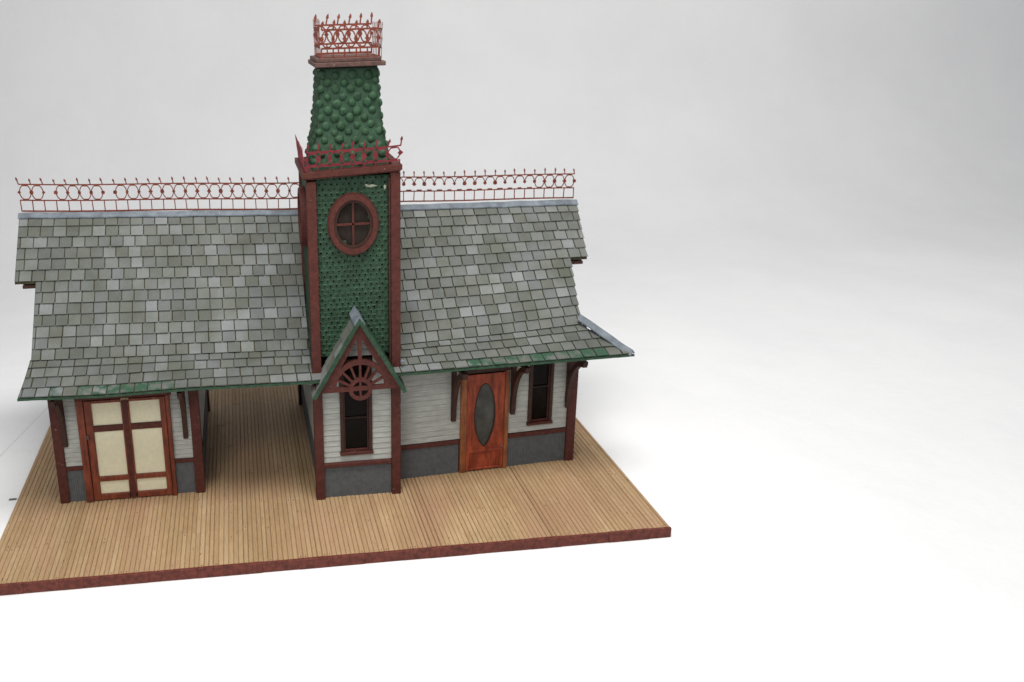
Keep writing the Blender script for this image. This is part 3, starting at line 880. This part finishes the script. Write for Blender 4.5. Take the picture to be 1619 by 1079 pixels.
mb.prism([(C.x - .22, yf + .001, 4.44), (C.x + .22, yf + .001, 4.44), (C.x, yf + .001, 4.84)], (0, d - .01, 0), 'red')
for sx in (-1, 1):
    fb((C.x + sx * .66, 3.20), (C.x + sx * .66, 3.66), .055, yy=yf + .003, dep=d - .015); fb((C.x + sx * .45, 3.56), (C.x + sx * .82, 3.58), .06, yy=yf + .005, dep=d - .018)
lab(mb.build('gable_fretwork', ST), 'brown red sunburst fretwork with a ringed hub in the little gable')
for xx in (.03, T1 - .20):
    mb = MB(); mb.box(xx, xx + .16, yf + .03, -.052, 3.10, 3.24, 'red', .01); mb.build('fretwork_arm', ST)

# dab of dried glue where the roof meets the tower foot
mb = MB(); knob(mb, V((2.21, -.10, 3.69)), V((.1, -.5, .86)).normalized(), V((0, .86, .5)).normalized(), .055, .04)
mb.mi = [mb.m('lead')] * len(mb.f)
mb.build('glue_dab', ST, True)

# ------------------------------------------------------------------ light
def area(name, loc, tgt, size, energy, colr=(1, 1, 1), sy=None):
    l = bpy.data.lights.new(name, 'AREA'); l.energy = energy; l.size = size; l.color = colr
    if sy: l.shape = 'RECTANGLE'; l.size_y = sy
    o = bpy.data.objects.new(name, l); col.objects.link(o); o.location = loc
    o.rotation_euler = (V(tgt) - V(loc)).to_track_quat('-Z', 'Y').to_euler(); return o
area('ceiling_and_fill_lamp', (2, -8, 28), (0, 2, 1), 15, 7600, (1, .985, .955), 9)
area('ceiling_and_fill_lamp', (-9, -20, 21), (-1, 3, 1), 12, 2600, (1, .985, .955), 8)  # added fill, not a room lamp: lifts the passage floor and left paper
area('ceiling_and_fill_lamp', (30, 2, 30), (24, 24, 6), 14, 3600, (1, .985, .955), 8)  # made-up fill outside the frame, brightens the right side of the backdrop
w = bpy.data.worlds.new('World'); sc.world = w; w.use_nodes = True
bg = w.node_tree.nodes['Background']; bg.inputs[0].default_value = (.95, .97, 1, 1); bg.inputs[1].default_value = .36

# ------------------------------------------------------------------ camera
f, pitch, yaw, roll = 1354.137, .296092, .0905947, -.0303304
loc = V((-1.517463, -19.116818, 11.941683))
cp, sp_, c, s = math.cos(pitch), math.sin(pitch), math.cos(yaw), math.sin(yaw)
fw = V((s * cp, c * cp, -sp_)); rt = V((c, -s, 0)); up = rt.cross(fw)
r2 = math.cos(roll) * rt + math.sin(roll) * up; u2 = -math.sin(roll) * rt + math.cos(roll) * up
cd = bpy.data.cameras.new('camera'); cam = bpy.data.objects.new('camera', cd); col.objects.link(cam)
mw = Matrix((r2, u2, -fw)).transposed().to_4x4(); mw.translation = loc; cam.matrix_world = mw
cd.sensor_width = 36; cd.lens = 36 * f / 1619; cd.shift_x = (809.5 - 503) / 1619; cd.shift_y = -(539.5 - 428) / 1619
cd.clip_start = .5; cd.clip_end = 300
cd.dof.use_dof = True; cd.dof.focus_distance = 21.0; cd.dof.aperture_fstop = .2
sc.camera = cam
sc.view_settings.view_transform = 'Standard'; sc.view_settings.look = 'None'; sc.view_settings.exposure = 0; sc.view_settings.gamma = 1
sc.render.engine = 'CYCLES'; sc.cycles.use_denoising = True; sc.cycles.max_bounces = 8
